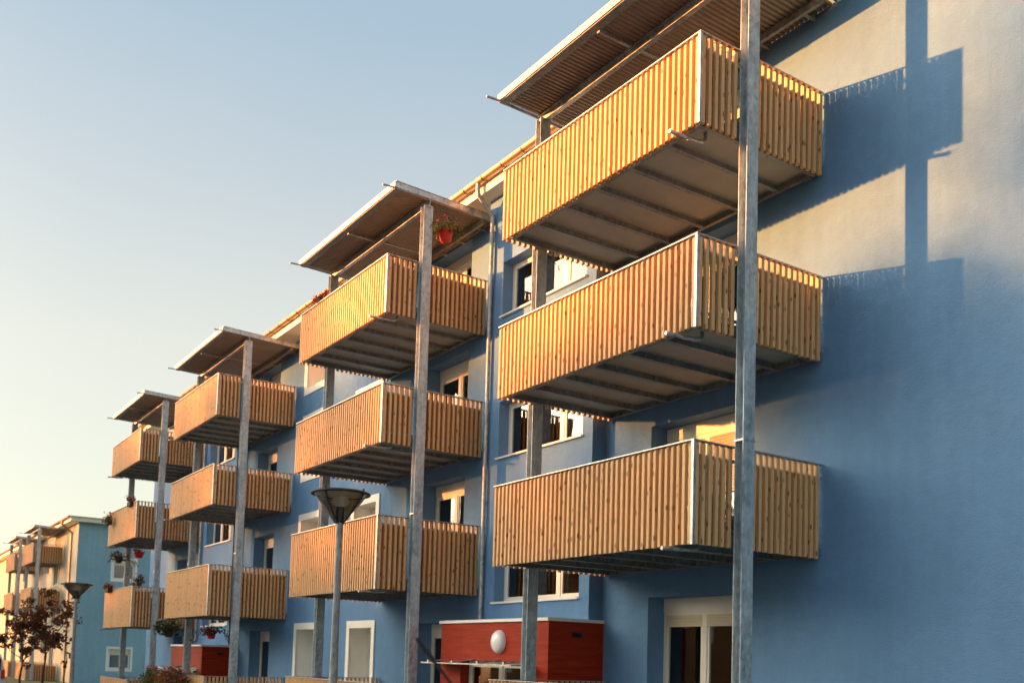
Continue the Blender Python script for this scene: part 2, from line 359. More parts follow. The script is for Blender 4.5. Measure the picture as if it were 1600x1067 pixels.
def canopy(X, Y, z, Dd, label, group='flat roofs over the balcony stacks'):
    t = empty('balcony_roof', (X, Y, z)); tag(t, label, 'roof', group)
    ov = .25; x0, x1 = -L-ov, ov
    zs = lambda y: -.075-.03*(y+Dd)    # falls towards the wall
    b = MB(); per = .085; n = int((x1-x0-.1)/per); p = per; yb = -.006
    pr = []
    for i in range(n):
        xx = x0+.05+i*p; pr += [(xx, 0), (xx+.3*p, 0), (xx+.45*p, -.024), (xx+.85*p, -.024)]
    pr.append((x0+.05+n*p, 0))
    ya = -Dd+.02
    for i in range(len(pr)-1):
        (xa, za), (xb, zb) = pr[i], pr[i+1]
        b.face([(xa, ya, zs(ya)+za), (xa, yb, zs(yb)+za), (xb, yb, zs(yb)+zb), (xb, ya, zs(ya)+zb)])
        b.face([(xb, ya, zs(ya)+zb+.003), (xb, yb, zs(yb)+zb+.003), (xa, yb, zs(yb)+za+.003), (xa, ya, zs(ya)+za+.003)])
    b.build('profiled_sheet', SHEET, t)
    b = MB(); b.box(x0, x1, -Dd-.02, -Dd-.004, -.12, 0); b.box(x0, x1, -Dd-.004, -Dd+.10, -.012, -.001); b.build('front_fascia', FASC, t)
    b = MB(); b.box(x0+.02, x1-.02, -Dd-.003, -Dd+.15, -.142, -.132); b.box(x0+.02, x1-.02, -Dd+.142, -Dd+.15, -.132, -.10)
    b.build('front_beam', STEELD, t)
    b = MB(); zz = zs(PY)-.03
    b.box(x0+.06, x1-.06, PY-.045, PY+.045, zz-.014, zz-.002); b.box(x0+.06, x1-.06, PY-.045, PY+.045, zz-.15, zz-.138); b.box(x0+.06, x1-.06, PY-.005, PY+.005, zz-.138, zz-.014)
    b.build('middle_beam', STEEL, t)
    b = MB(); zz = zs(-.3)-.03; b.box(x0+.06, x1-.06, -.31, -.25, zz-.11, zz); 
    for i in range(6): xx = x0+.4+i*.85; b.box(xx, xx+.05, -.25, .0, zz-.08, zz-.04)
    b.build('rear_beam', STEELD, t)
    for xa in (x0, x1-.03):
        b = MB(); ya2 = -Dd-.0
        q0, q1 = zs(ya2)+.075, zs(-.05)+.06
        b.idx([(xa, ya2, q0-.12), (xa+.03, ya2, q0-.12), (xa+.03, -.05, q1-.12), (xa, -.05, q1-.12), (xa, ya2, q0-.002), (xa+.03, ya2, q0-.002), (xa+.03, -.05, q1-.002), (xa, -.05, q1-.002)],
              [(3, 2, 1, 0), (4, 5, 6, 7), (0, 1, 5, 4), (1, 2, 6, 5), (2, 3, 7, 6), (3, 0, 4, 7)])
        b.idx([(xa-.012, ya2, q0), (xa+.042, ya2, q0), (xa+.042, -.05, q1), (xa-.012, -.05, q1), (xa-.012, ya2, q0+.012), (xa+.042, ya2, q0+.012), (xa+.042, -.05, q1+.012), (xa-.012, -.05, q1+.012)],
              [(3, 2, 1, 0), (4, 5, 6, 7), (0, 1, 5, 4), (1, 2, 6, 5), (2, 3, 7, 6), (3, 0, 4, 7)])
        b.build('side_fascia', STEEL, t)
    for i in range(1, 2):
        xm = (x0+x1)/2; b = MB(); b.box(xm-.03, xm+.03, -Dd+.12, PY-.05, -.185, -.125); b.build('rafter', STEEL, t)
        b = MB(); b.box(xm-.03, xm+.03, PY+.05, -.32, -.05, -.16); b.build('rafter', STEEL, t)
    for xa in (x0+.04, x1-.06):
        b = MB(); b.tube([(xa, -Dd+.06, -.11), (xa-.01, -Dd-.26, -.12)], .02, 8); b.build('drain_spout', STEELD, t)
    return t
WHO = ['nearest stack, right of the red entrance', 'second stack from the right', 'third stack from the right', 'farthest stack on the blue house']
LV = ['lowest raised', 'middle', 'topmost']
for s in range(4):
    for k in range(3):
        extra = ['', '', ''][k]
        dk = DECK
        balcony(XS[s], 0, ZT[s][k], HH[s][k], D, f'{LV[k]} larch slat balcony of the {WHO[s]}', 'near' if s < 2 else 'far')
    balcony(XS[s], 0, GT[s], 1.3, D, f'ground-floor terrace slats at the foot of the {WHO[s]}', None)
    rz = 11.38+[0, 0, -.05, 0][s]
    canopy(XS[s], 0, rz, D, f'flat metal roof with cream front edge over the {WHO[s]}')
    post(XS[s]+.075, PY, rz-.24, f'right-hand galvanised steel post of the {WHO[s]}')
    post(XS[s]-L-.075, PY, rz-.24, f'left-hand galvanised steel post of the {WHO[s]}')

# ------------------------------------------------------------------ buildings
def wallgrid(b, P, u0, u1, v0, v1, ops, mi_wall=0, sub=1e9):
    us = sorted({u0, u1, *[o[0] for o in ops], *[o[1] for o in ops]}); vs = sorted({v0, v1, *[o[2] for o in ops], *[o[3] for o in ops]})
    b.cm = mi_wall
    for i in range(len(us)-1):
        for j in range(len(vs)-1):
            cu, cv = (us[i]+us[i+1])/2, (vs[j]+vs[j+1])/2
            if any(o[0] < cu < o[1] and o[2] < cv < o[3] for o in ops): continue
            b.face([P(us[i], vs[j], 0), P(us[i+1], vs[j], 0), P(us[i+1], vs[j+1], 0), P(us[i], vs[j+1], 0)])
    for a, c, e, f, d, mi in ops:
        b.cm = mi
        b.face([P(a, e, 0), P(a, f, 0), P(a, f, d), P(a, e, d)]); b.face([P(c, f, 0), P(c, e, 0), P(c, e, d), P(c, f, d)])
        b.face([P(a, f, 0), P(c, f, 0), P(c, f, d), P(a, f, d)]); b.face([P(c, e, 0), P(a, e, 0), P(a, e, d), P(c, e, d)])
    b.cm = 0
def pbox(b, P, u0, u1, v0, v1, d0, d1):
    q = [P(u0, v0, d0), P(u1, v0, d0), P(u1, v0, d1), P(u0, v0, d1), P(u0, v1, d0), P(u1, v1, d0), P(u1, v1, d1), P(u0, v1, d1)]
    b.idx(q, [(3, 2, 1, 0), (4, 5, 6, 7), (0, 1, 5, 4), (1, 2, 6, 5), (2, 3, 7, 6), (3, 0, 4, 7)])
def window(parent, P, u0, u1, v0, v1, d, n=2, sill=None, surround=0, curtain=1, shutter=0, box=0, name='window', rail=None, tilt=None):
    """P(u,v,depth). frame mesh is the part; pane, sill, curtain, shutter are its sub-parts"""
    fr = .065; b = MB()
    vt = v1-box
    if box: pbox(b, P, u0, u1, vt, v1, d-.01, d+.06)
    pbox(b, P, u0, u1, v0, v0+fr, d, d+.06); pbox(b, P, u0, u1, vt-fr, vt, d, d+.06)
    pbox(b, P, u0, u0+fr, v0+fr, vt-fr, d, d+.06); pbox(b, P, u1-fr, u1, v0+fr, vt-fr, d, d+.06)
    wv = (u1-u0)/n
    for i in range(1, n): pbox(b, P, u0+i*wv-.05, u0+i*wv+.05, v0+fr, vt-fr, d-.004, d+.06)
    for i in range(n):   # sash frames
        a, c = u0+i*wv+(fr if i == 0 else .05), u0+(i+1)*wv-(fr if i == n-1 else .05); g = .045
        pbox(b, P, a, c, v0+fr, v0+fr+g, d+.012, d+.05); pbox(b, P, a, c, vt-fr-g, vt-fr, d+.012, d+.05)
        pbox(b, P, a, a+g, v0+fr+g, vt-fr-g, d+.012, d+.05); pbox(b, P, c-g, c, v0+fr+g, vt-fr-g, d+.012, d+.05)
    if rail: pbox(b, P, u0+fr, u1-fr, rail, rail+.07, d-.002, d+.05)
    if surround:
        s = surround
        for q in ((u0-s, u0, v0-s, v1+s), (u1, u1+s, v0-s, v1+s), (u0, u1, v1, v1+s), (u0, u1, v0-s, v0)): pbox(b, P, *q, -.018, .0)
    o = b.build(name, PVC if not surround else WHITE, parent)
    b = MB(); pbox(b, P, u0+fr, u1-fr, v0+fr, vt-fr, d+.028, d+.034); b.build('pane', GLASS, o)
    if sill:
        b = MB(); pbox(b, P, u0-sill, u1+sill, v0-.035, v0, -.06, d); b.build('sill', WHITE, o)
    if curtain:
        b = MB(); b.cs = True
        spans = [(u0+.05, u0+(u1-u0)*.28), (u1-(u1-u0)*.28, u1-.05)] if curtain == 1 else [(u0+.05, u1-.05)]
        for a, c in spans:
            N = int((c-a)/.035)
            for i in range(N):
                ua, ub = a+(c-a)*i/N, a+(c-a)*(i+1)/N
                da = d+.16+.03*math.sin(i*1.1); db = d+.16+.03*math.sin((i+1)*1.1)
                b.face([P(ua, v0+.02, da), P(ub, v0+.02, db), P(ub, vt-.02, db), P(ua, vt-.02, da)])
        b.build('curtain', CURT if curtain == 1 else CURTW, o)
    if curtain == 0 and n == 3:  # brown sheet and white boards stand in for reflections in the stair windows
        b = MB(); pbox(b, P, u0+.02, u1-.02, v0+.02, vt-.02, d+.75, d+.77); b.build('reflection_sheet', BROWN, o)
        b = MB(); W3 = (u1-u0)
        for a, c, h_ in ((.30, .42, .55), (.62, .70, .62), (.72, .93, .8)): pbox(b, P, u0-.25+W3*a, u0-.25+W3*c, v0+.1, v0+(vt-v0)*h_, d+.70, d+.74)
        b.build('reflection_board', WHITE, o)
    if shutter:
        b = MB()
        for i in range(n):
            a, c = u0+i*wv+(fr if i == 0 else .05), u0+(i+1)*wv-(fr if i == n-1 else .05); z = vt-fr
            while z > vt-fr-shutter:
                P0 = lambda u, v, dd: P(u, v, dd)
                b.face([P(a, z-.045, d-.012), P(c, z-.045, d-.012), P(c, z-.022, d-.004), P(a, z-.022, d-.004)][::1])
                b.face([P(a, z-.022, d-.004), P(c, z-.022, d-.004), P(c, z, d-.0025), P(a, z, d-.0025)])
                b.face([P(a, z-.048, d-.003), P(c, z-.048, d-.003), P(c, z-.045, d-.012), P(a, z-.045, d-.012)])
                z -= .048
        b.build('shutter', SHUT, o)
    return o
H1 = empty('apartment_building', (-10, 0, GZ)); tag(H1, 'long blue rendered apartment house filling the right of the picture behind the slatted balconies', 'building')
def Pf(y): return lambda u, v, d: (u+10, y+d, v-GZ)
P0, P3 = Pf(0), Pf(-.3)
ZW = 11.45
doorsets = []
for s, dx in enumerate([(-3.54, -1.62), (-11.53, -9.63), (-23.1, -21.3), (-32.2, -30.3)]):
    zts = [[2.93, 5.81, 8.72, 11.1], [2.62, 5.85, 8.63, 11.16], [2.55, 5.62, 8.45, 11.1], [2.4, 5.5, 8.4, 11.1]][s]
    zbs = [.25, 3.42, 6.18, 8.86]
    for z0, z1 in zip(zbs, zts): doorsets.append((dx[0], dx[1], z0, z1, .42, 0, s))
ST = [(-8.42, -4.76, -7.85, -5.05), (-28.05, -24.35, -27.42, -24.6)]
ww = []
for (a, c) in ((-19.0, -17.68), (-15.28, -13.98)):
    for z0, z1 in ((.95, 2.55), (4.15, 5.77), (7.12, 8.75), (9.75, 11.28)): ww.append((a, c, z0, z1, .58, 1))
extra = [(-35.3, -33.9, z, z+1.35, .2, 0) for z in (.9, 3.9, 6.7, 9.4)] 
b = MB(); XE = -36.6
ops0 = [d[:6] for d in doorsets]+ww
segs = [(XE, ST[1][0]), (ST[1][1], ST[0][0]), (ST[0][1], 24)]
for a, c in segs: wallgrid(b, P0, a, c, GZ, ZW, [o for o in ops0 if a < o[0] < c])
stw = []
for i, (a, c, wa, wb) in enumerate(ST):
    zz = [(2.97, 4.15), (5.89, 7.05), (8.82, 9.96)] if i == 0 else [(2.75, 3.95), (5.66, 6.85), (8.5, 9.7)]
    ops = [(wa, wb, z0, z1, .3, 0) for z0, z1 in zz]; stw += [(i, *o) for o in ops]
    wallgrid(b, P3, a, c, GZ, ZW, ops)
    for xx in (a, c):
        q = [(xx+10, -.3, 0), (xx+10, 0, 0), (xx+10, 0, ZW-GZ), (xx+10, -.3, ZW-GZ)]; b.face(q if xx == c else q[::-1])
E1 = XE+10; DP = 12.5
b.face([(E1, DP, 0), (E1, 0, 0), (E1, 0, ZW-GZ), (E1, DP, ZW-GZ)]); b.face([(34, 0, 0), (34, DP, 0), (34, DP, ZW-GZ), (34, 0, ZW-GZ)])
b.face([(34, DP, 0), (E1, DP, 0), (E1, DP, ZW-GZ), (34, DP, ZW-GZ)])
b.build('wall', [BLUE, WHITE], H1)
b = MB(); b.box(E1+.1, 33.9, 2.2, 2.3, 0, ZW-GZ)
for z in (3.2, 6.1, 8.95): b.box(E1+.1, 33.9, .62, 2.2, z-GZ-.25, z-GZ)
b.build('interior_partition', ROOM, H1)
for d in doorsets:
    z1, s = d[3], d[6]
    full = (s == 0 and abs(z1-5.81) < .1)
    window(H1, P0, d[0]+.003, d[1]-.003, d[2]+.003, z1-.003, .36, 2, None, 0, 1 if s == 0 else 2, .95 if full else (.18 if s == 0 else 0), .22, 'balcony_door')
for o in ww:
    window(H1, P0, o[0]+.004, o[1]-.004, o[2]+.004, o[3]-.004, .50, 2, None, .0, 2, 0, 0, 'window', rail=o[2]+.75)
    b = MB(); s = .19
    for q in ((o[0]-s, o[0]-.0, o[2]-s, o[3]+s), (o[1]+.0, o[1]+s, o[2]-s, o[3]+s), (o[0], o[1], o[3], o[3]+s), (o[0], o[1], o[2]-s, o[2])): pbox(b, P0, *q, -.03, .012)
    b.build('window_surround', WHITE, H1)
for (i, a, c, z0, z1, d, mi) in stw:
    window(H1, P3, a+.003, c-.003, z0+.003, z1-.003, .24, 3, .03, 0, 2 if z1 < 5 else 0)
# eaves, roof
def eave(H, x0, x1, yw, dy, zt, mat_f=CREAMP):
    pass
b = MB(); b.face([(E1-.5, -.62, ZW-GZ+.0), (E1-.5, DP+.6, ZW-GZ), (34.5, DP+.6, ZW-GZ), (34.5, -.62, ZW-GZ)][::-1])
b.box(E1-.5, 34.5, -.64, -.62, ZW-GZ, ZW-GZ+.26); b.box(E1-.52, E1-.5, -.64, DP+.6, ZW-GZ, ZW-GZ+.26); b.build('eaves', CREAMP, H1)
b = MB(); zr = ZW-GZ+.27; yr = DP/2
q = [(E1-.6, -.68, zr), (34.6, -.68, zr), (34.6, DP+.7, zr), (E1-.6, DP+.7, zr), (E1+6, yr, zr+2.4), (28, yr, zr+2.4)]
b.idx(q, [(0, 1, 5, 4), (2, 3, 4, 5), (3, 0, 4), (1, 2, 5), (3, 2, 1, 0)]); b.build('roof', TILE, H1)
def gutter(H, x0, x1, y, z, r_=.075, mat=GUT):
    b = MB(); n = 9; b.cs = True
    for a in range(n):
        t0, t1 = math.pi*a/n, math.pi*(a+1)/n
        p = [(math.cos(t)*r_, -math.sin(t)*r_) for t in (t0, t1)]
        b.face([(x0, y+p[0][0], z+p[0][1]), (x0, y+p[1][0], z+p[1][1]), (x1, y+p[1][0], z+p[1][1]), (x1, y+p[0][0], z+p[0][1])])
    b.cs = False
    b.tube([(x0, y-r_, z), (x1, y-r_, z)], .011, 6)
    o = b.build('gutter', mat, H)
    b = MB(); x = x0+.3
    while x < x1:
        b.tube([(x, y+math.cos(t)*(r_+.008), z-math.sin(t)*(r_+.008)) for t in [math.pi*k/8 for k in range(9)]], .010, 5); x += .72
    b.build('gutter_bracket', mat, o); return o
g = gutter(H1, E1-.5, 34.5, -.745, ZW-GZ+.25)
def downpipe(H, x, y0, z0, yp, z1, zbot, mat=PIPE, r_=.04):
    b = MB(); b.tube([(x, y0, z0), (x, y0, z0-.16), (x, y0+.03, z0-.26), (x, yp-.10, z1+.10), (x, yp, z1-.02), (x, yp, z1-.12)], r_+.008, 12)
    b.tube([(x, yp, z1-.10), (x, yp, zbot)], r_, 12)
    z = z1-.3
    while z > zbot+.3: b.tube([(x, yp, z), (x, yp, z-.06)], r_+.007, 12); b.box(x-.01, x+.01, yp, yp+.09, z-.05, z-.01); z -= 1.9
    return b.build('downpipe', mat, H)
downpipe(H1, -8.22+10, -.745, ZW-GZ+.20, -.37, 11.05-GZ, 2.62-GZ, PIPE)
downpipe(H1, -27.9+10, -.745, ZW-GZ+.20, -.37, 11.05-GZ, 2.2-GZ, PIPE)
downpipe(H1, 12+10, -.745, ZW-GZ+.20, -.07, 11.05-GZ, 0, PIPE)
# handrail brackets that tie each balcony into the wall are part of balconies

def porch(x0, x1, ztop, label, lamp_label):
    t = empty('entrance_porch', (x0, 0, GZ)); tag(t, label, 'porch', 'red entrance porches')
    W = x1-x0; yf = -1.19; zt = ztop-GZ-.06; zo = 1.80-GZ-(2.57-ztop)
    b = MB()   # shell: front with door opening, side, roof
    Pq = lambda u, v, d: (u, yf+d, v)
    wallgrid(b, Pq, 0, W, 0, zt, [(.78, W-.55, .0, zo, .25, 0)])
    b.face([(W, yf, 0), (W, -.0, 0), (W, -.0, zt), (W, yf, zt)]); b.face([(0, -.0, 0), (0, yf, 0), (0, yf, zt), (0, -.0, zt)])
    b.face([(0, yf, zt), (W, yf, zt), (W, 0, zt), (0, 0, zt)])
    b.build('red_cladding', RED, t)
    b = MB()
    for xx in (.78, W-.55, W*.5): b.box(xx-.004, xx+.004, yf-.0015, yf+.002, zo if .78 < xx < W-.6 else 0, zt)
    b.box(W-.55, W, yf-.0018, yf+.002, zo-.004, zo+.004); b.build('panel_joint', BLACK, t)
    b = MB(); b.box(-.04, W+.03, yf-.04, -.302, zt, zt+.055); b.box(W-.057, W+.03, -.302, -.003, zt, zt+.055); b.build('roof_trim', WHITE, t)
    b = MB(); cx = W*.585; b.cs = True
    prof = [(.0001, -.12), (.10, -.115), (.17, -.09), (.205, -.05), (.21, -.0)]
    seg = 28; vs = []
    for r_, dy in prof:
        for k in range(seg): tt = 2*math.pi*k/seg; vs.append((cx+r_*.98*math.cos(tt), yf+dy, zt-.36+r_*1.02*math.sin(tt)))
    b.idx(vs, [(i*seg+k, i*seg+(k+1) % seg, (i+1)*seg+(k+1) % seg, (i+1)*seg+k) for i in range(len(prof)-1) for k in range(seg)])
    b.build('wall_lamp', OPAL, t)
    b = MB(); b.box(.10, W-.35, yf-.5, yf-.004, zo-.075, zo-.06)
    cn = b.build('glass_canopy', GLASS, t)
    b = MB(); b.box(.10, W-.35, yf-.508, yf-.5, zo-.078, zo-.055)
    for xx in (.35, 1.25, 2.15, 3.0):
        if xx < W-.4: b.beam((xx, yf-.46, zo-.045), (xx, yf-.004, zo+.02), .03, .02); b.box(xx-.03, xx+.03, yf-.49, yf-.43, zo-.059, zo-.01)
    b.build('canopy_bracket', STEEL, cn)
    window(t, Pq, .80, W-.57, .02, zo-.01, .18, 2, None, 0, 0, 0, 0, 'entrance_door', rail=.9)
    b = MB(); b.box(.78, W-.55, yf+.9, yf+.92, 0, zo); b.build('hallway_back', ROOM, t)
    b = MB(); b.tube([(W+.002, yf+.60, zt-.22), (W+.05, yf+.60, zt-.22), (W+.10, yf+.62, zt-.26)], .022, 8); b.box(W, W+.03, yf+.5, yf+.7, zt-.26, zt-.18); b.build('side_lamp', BLACK, t)
porch(-8.34, -4.70, 2.57, 'near bright red entrance porch with round white lamp and glass canopy', '')
porch(-27.98, -24.28, 2.06, 'distant red entrance porch partly hidden behind hanging plants', '')

# ---------- teal / cream house
YT = 1.12; XT = -60.0
H2 = empty('apartment_building', (XT, YT, GZ)); tag(H2, 'distant apartment house with teal side wall and cream balcony front under a red roof', 'building')
ZE = 9.95-GZ
Pc = lambda u, v, d: (u-XT, d, v)            # front, faces -Y
Ps = lambda u, v, d: (-d, u-YT, v)           # side, faces +X
b = MB()
fops = []
for st in (-64.9, -73.6, -84.5):
    for z in (.1, 3.0, 6.0, 8.6)[:3]: fops.append((st-3.4, st-1.5, z+.6, z+2.7, .35, 0))
    for z in (1.2, 4.1, 7.0): fops.append((st+1.3, st+2.3, z+.6, z+1.9, .2, 0)) if st != -64.9 else None
    for z in (1.2, 4.1, 7.0): fops.append((st-6.6, st-5.4, z+.6, z+1.9, .2, 0)) if st == -64.9 else None
wallgrid(b, Pc, -110, XT, 0, ZE, fops, 0)
b.build('wall', CREAM, H2)
b = MB(); sops = []
for z in (.82, 3.8, 6.7):
    sops.append((3.35, 4.75, z+.0-GZ-.3, z+1.2-GZ-.15, .2, 0))
    sops.append((8.5, 9.9, z+.0-GZ-.3, z+1.2-GZ-.15, .2, 0))
wallgrid(b, Ps, YT, YT+12, 0, ZE, sops, 0)
b.build('side_wall', TEAL, H2)
b = MB(); b.box(-50, -.5, 1.5, 1.6, 0, ZE); b.box(-.6, -.5, .5, 12, 0, ZE); b.build('interior_partition', ROOM, H2)
for o in fops: window(H2, Pc, o[0]+.01, o[1]-.01, o[2]+.01, o[3]-.01, .1, 2, .03, 0, 2)
for o in sops:
    window(H2, Ps, o[0]+.01, o[1]-.01, o[2]+.01, o[3]-.01, .1, 1, None, .14, 2, .3, 0)
b = MB(); b.box(-51, .55, -.6, 12.6, ZE, ZE+.3); b.build('eaves', CREAMP, H2)
b = MB(); q = [(-51, -.75, ZE+.301), (.7, -.75, ZE+.301), (.7, 12.7, ZE+.301), (-51, 12.7, ZE+.301), (-46, 6, ZE+.95), (-5, 6, ZE+.95)]
b.idx(q, [(0, 1, 5, 4), (2, 3, 4, 5), (3, 0, 4), (1, 2, 5), (3, 2, 1, 0)]); b.build('roof', TILE, H2)
gutter(H2, -50, .5, -.70, ZE+.26, .08, GUT); downpipe(H2, -1.9, -.70, ZE+.2, -.08, ZE-.5, 0, GUT, .06)
first = None
for s, (xx, nm) in enumerate(((-64.9, 'nearer stack on the cream house'), (-73.6, 'middle stack on the cream house'), (-84.5, 'farthest stack on the cream house'))):
    for k, zt in enumerate((5.85, 8.85)):
        if s < 2: balcony(xx, YT, zt, 1.3, 1.95, f'{["lower", "upper"][k]} wooden balcony of the {nm}', None, 'far balconies on the cream house', pitch=.16)
    if s < 2:
        balcony(xx, YT, .75, 1.3, 1.95, f'ground-floor wooden terrace screen of the {nm}', None, 'far balconies on the cream house', pitch=.16)
        canopy(xx, YT, 10.2-.15, 1.95, f'flat pale roof over the {nm}', 'flat roofs on the cream house')
        post(xx+.09, YT+PY, 9.8, f'right-hand pale steel post of the {nm}', group='posts on the cream house'); post(xx-L-.09, YT+PY, 9.8, f'left-hand pale steel post of the {nm}', group='posts on the cream house')

# ---------- the house across the street (seen in the window panes, shades the lower walls)
H3 = empty('apartment_building', (-35, -46, GZ)); tag(H3, 'ochre house across the street behind the viewer, mirrored in the window panes', 'building')
HB = 10.5
b = MB(); b.box(-42, 42, -11, 0, 0, HB); b.build('wall', OCHRE, H3)
b = MB()
for i in range(20):
    for z in (1.2, 4.0, 6.8):
        x = -40+i*4.1; b.box(x, x+1.5, .0, .03, z, z+1.7)
b.build('window_surround', WHITE, H3)
b = MB(); q = [(-42.6, -11.6, HB+.001), (42.6, -11.6, HB+.001), (42.6, .6, HB+.001), (-42.6, .6, HB+.001), (-37, -5.5, HB+1.6), (37, -5.5, HB+1.6)]
b.idx(q, [(0, 1, 5, 4), (2, 3, 4, 5), (3, 0, 4), (1, 2, 5), (3, 2, 1, 0)]); b.build('roof', TILE, H3)

# ------------------------------------------------------------------ street lamps
def lamp(x, y, ztop, label, k=1.0):
    t = empty('street_lamp', (x, y, GZ)); tag(t, label, 'street lamp', 'conical street lamps'); H = ztop-GZ
    b = MB(); b.tube([(0, 0, 0), (0, 0, .9), (0, 0, H-.62), (0, 0, H-.50)], [.068, .066, .040, .040], 16); b.tube([(0, 0, H-.62), (0, 0, H-.42)], .047, 16); b.tube([(0, 0, .0), (0, 0, .03)], .13, 16); b.build('pole', STEELD, t)
    r_ = .40*k; z0, z1 = H-.42, H-.03
    b = MB(); b.lathe([(.05, z0), (.10, z0+.05), (.20*k, z0+.17), (.30*k, z0+.29), (r_-.04, z1)], 36); b.build('diffuser', SMOKE, t)
    b = MB(); b.lathe([(.001, z1+.045), (r_*.5, z1+.035), (r_-.03, z1+.012), (r_+.005, z1-.008), (r_, z1-.026), (r_-.05, z1-.018), (r_*.5, z1+.01), (.001, z1+.02)], 40); b.build('cap', IRON, t)
    b = MB(); b.lathe([(.001, z1-.002), (r_*.5, z1-.006), (r_-.065, z1-.024)], 36); b.build('reflector', REFL, t)
    b = MB(); b.lathe([(.001, z0+.30), (.04, z0+.29), (.055, z0+.14), (.055, z0+.0), (.045, z0-.02)], 16); b.build('socket', IRON, t)
    b = MB(); b.lathe([(.001, z0+.36), (.10*k, z0+.34), (.13*k, z0+.26), (.056, z0+.20)], 20); b.build('bulb_housing', OPAL, t)
    for i in range(4):
        a = i*math.pi/2+.55; c_, s_ = math.cos(a), math.sin(a); b = MB()
        b.tube([(.05*c_, .05*s_, z0-.03), (.115*c_, .115*s_, z0+.04), (.215*k*c_, .215*k*s_, z0+.16), (.315*k*c_, .315*k*s_, z0+.28), ((r_-.02)*c_, (r_-.02)*s_, z1-.0)], .0125, 6)
        b.tube([((r_-.04)*c_, (r_-.04)*s_, z1), ((r_-.04)*c_, (r_-.04)*s_, z1+.04)], .014, 6); b.build('arm', IRON, t)
lamp(-3.40, -5.65, 4.03, 'conical street lamp on grey pole in front of the second balcony stack')
lamp(-20.9, -5.78, 3.63, 'small conical street lamp on dark pole before the teal wall', 1.06)

# ------------------------------------------------------------------ plants
def leafcloud(b, c, rad, n, size, flat=1.0, shape=1.0, droop=0):
    for _ in range(n):
        while True:
            p = Vector((random.uniform(-1, 1), random.uniform(-1, 1), random.uniform(-1, 1)))
            if p.length < 1: break
        p = p.normalized()*p.length**(.45*shape)
        q = Vector((c[0]+p.x*rad[0], c[1]+p.y*rad[1], c[2]+p.z*rad[2]-droop*(p.x**2+p.y**2)*rad[2]))
        a = Vector((random.gauss(0, 1), random.gauss(0, 1), random.gauss(0, 1))).normalized(); d = a.orthogonal().normalized()
        d = (Matrix.Rotation(random.uniform(0, 6.28), 3, a) @ d); e = a.cross(d); s_ = size*random.uniform(.6, 1.35)
        b.cr = .02+.98*random.random()
        b.face([q-d*s_*.5, q-e*s_*.32+d*s_*.1, q+d*s_*.6, q+e*s_*.32+d*s_*.1])
    b.cr = 0
def plant(name, loc, label, group, size=(.25, .25, .15), n=260, ls=.05, leaf=None, petal=None, npet=30, pot=None, potr=.13, hang=0, droop=.6, box=None, trail=0):
    t = empty(name, loc); tag(t, label, 'plant', group)
    b = MB()
    k = max(3, n//45)
    for _ in range(k):
        c = (random.uniform(-.6, .6)*size[0], random.uniform(-.6, .6)*size[1], random.uniform(-.4, .6)*size[2])
        leafcloud(b, c, (size[0]*.5, size[1]*.5, size[2]*.55), n//k, ls, droop=droop)
    for _ in range(trail):
        a = random.uniform(0, 6.28); r0 = size[0]*random.uniform(.6, 1.0); ln = random.uniform(.5, 1.3)*size[0]
        for j in range(7):
            tt = j/6; leafcloud(b, (math.cos(a)*(r0+tt*ln*.5), math.sin(a)*(r0+tt*ln*.5), -tt*ln*.6), (.03, .03, .03), 4, ls*.8)
    b.build('foliage', leaf or LGREEN, t)
    if petal:
        b = MB()
        for _ in range(max(16, npet//3)):
            a = random.uniform(0, 6.28); r_ = random.uniform(.3, 1.05); c = (math.cos(a)*r_*size[0], math.sin(a)*r_*size[1], random.uniform(-.2, 1.0)*size[2])
            leafcloud(b, c, (.03, .03, .025), 5, ls*.7)
        b.build('flowers', petal, t)
    if pot:
        b = MB(); zb = -size[2]*.3; b.lathe([(.001, zb-.22), (potr*.68, zb-.22), (potr*.72, zb-.21), (potr*.98, zb-.03), (potr*1.08, zb-.03), (potr*1.08, zb+.01), (potr*.98, zb+.01), (potr*.9, zb-.04), (.001, zb-.04)], 24); b.build('pot', pot, t)
    if box:
        b = MB(); zb = -size[2]*.5; b.box(-box/2, box/2, -.09, .09, zb-.17, zb)
        b.build('trough', BARK, t)
    if hang:
        b = MB()
        for i in range(3):
            a = i*2.09; b.tube([(math.cos(a)*potr, math.sin(a)*potr, -size[2]*.3), (0, 0, hang-.08)], .004, 4)
        b.tube([(0, 0, hang-.08), (0, 0, hang)], .005, 4); b.build('hanger', IRON, t)
    return t
GP = 'flowering plants on the balconies'
plant('hanging_basket', (-8.72, -1.2, 10.74), 'red hanging pot of trailing flowers under the roof of the second stack', GP, (.34, .34, .20), 700, .045, LGREEN, PETR, 60, POT, .15, .44, .5, trail=12)
plant('flower_trough', (-9.25, -2.2, 9.95), 'pink flowers peeping over the near corner rail of the second stack top balcony', GP, (.36, .14, .12), 160, .05, LDARK, PETP, 60, None, 0, 0, .2, None)
plant('flower_trough', (-12.45, -2.40, 10.02), 'pink flowers hung outside the left end of the second stack top balcony', GP, (.50, .10, .13), 240, .05, LDARK, PETR, 110, None, 0, 0, .2, None)
plant('flower_trough', (-29.9, -2.45, 7.42), 'red geraniums at the corner rail of the farthest blue house stack middle balcony', GP, (.26, .22, .16), 220, .06, LRED, PETR, 30, None, 0, 0, .4, .5)
plant('flower_trough', (-32.9, -2.6, 7.05), 'green trailing plant outside the left end of the farthest stack middle balcony', GP, (.34, .2, .24), 240, .07, LGREEN, PETR, 12, None, 0, 0, .6, .5)
plant('hanging_basket', (-31.2, -2.5, 5.40), 'dark trailing hanging plant between two balconies of the farthest stack', GP, (.46, .36, .2), 380, .07, LDARK, PETP, 10, BARK, .14, .55, .7, trail=5)
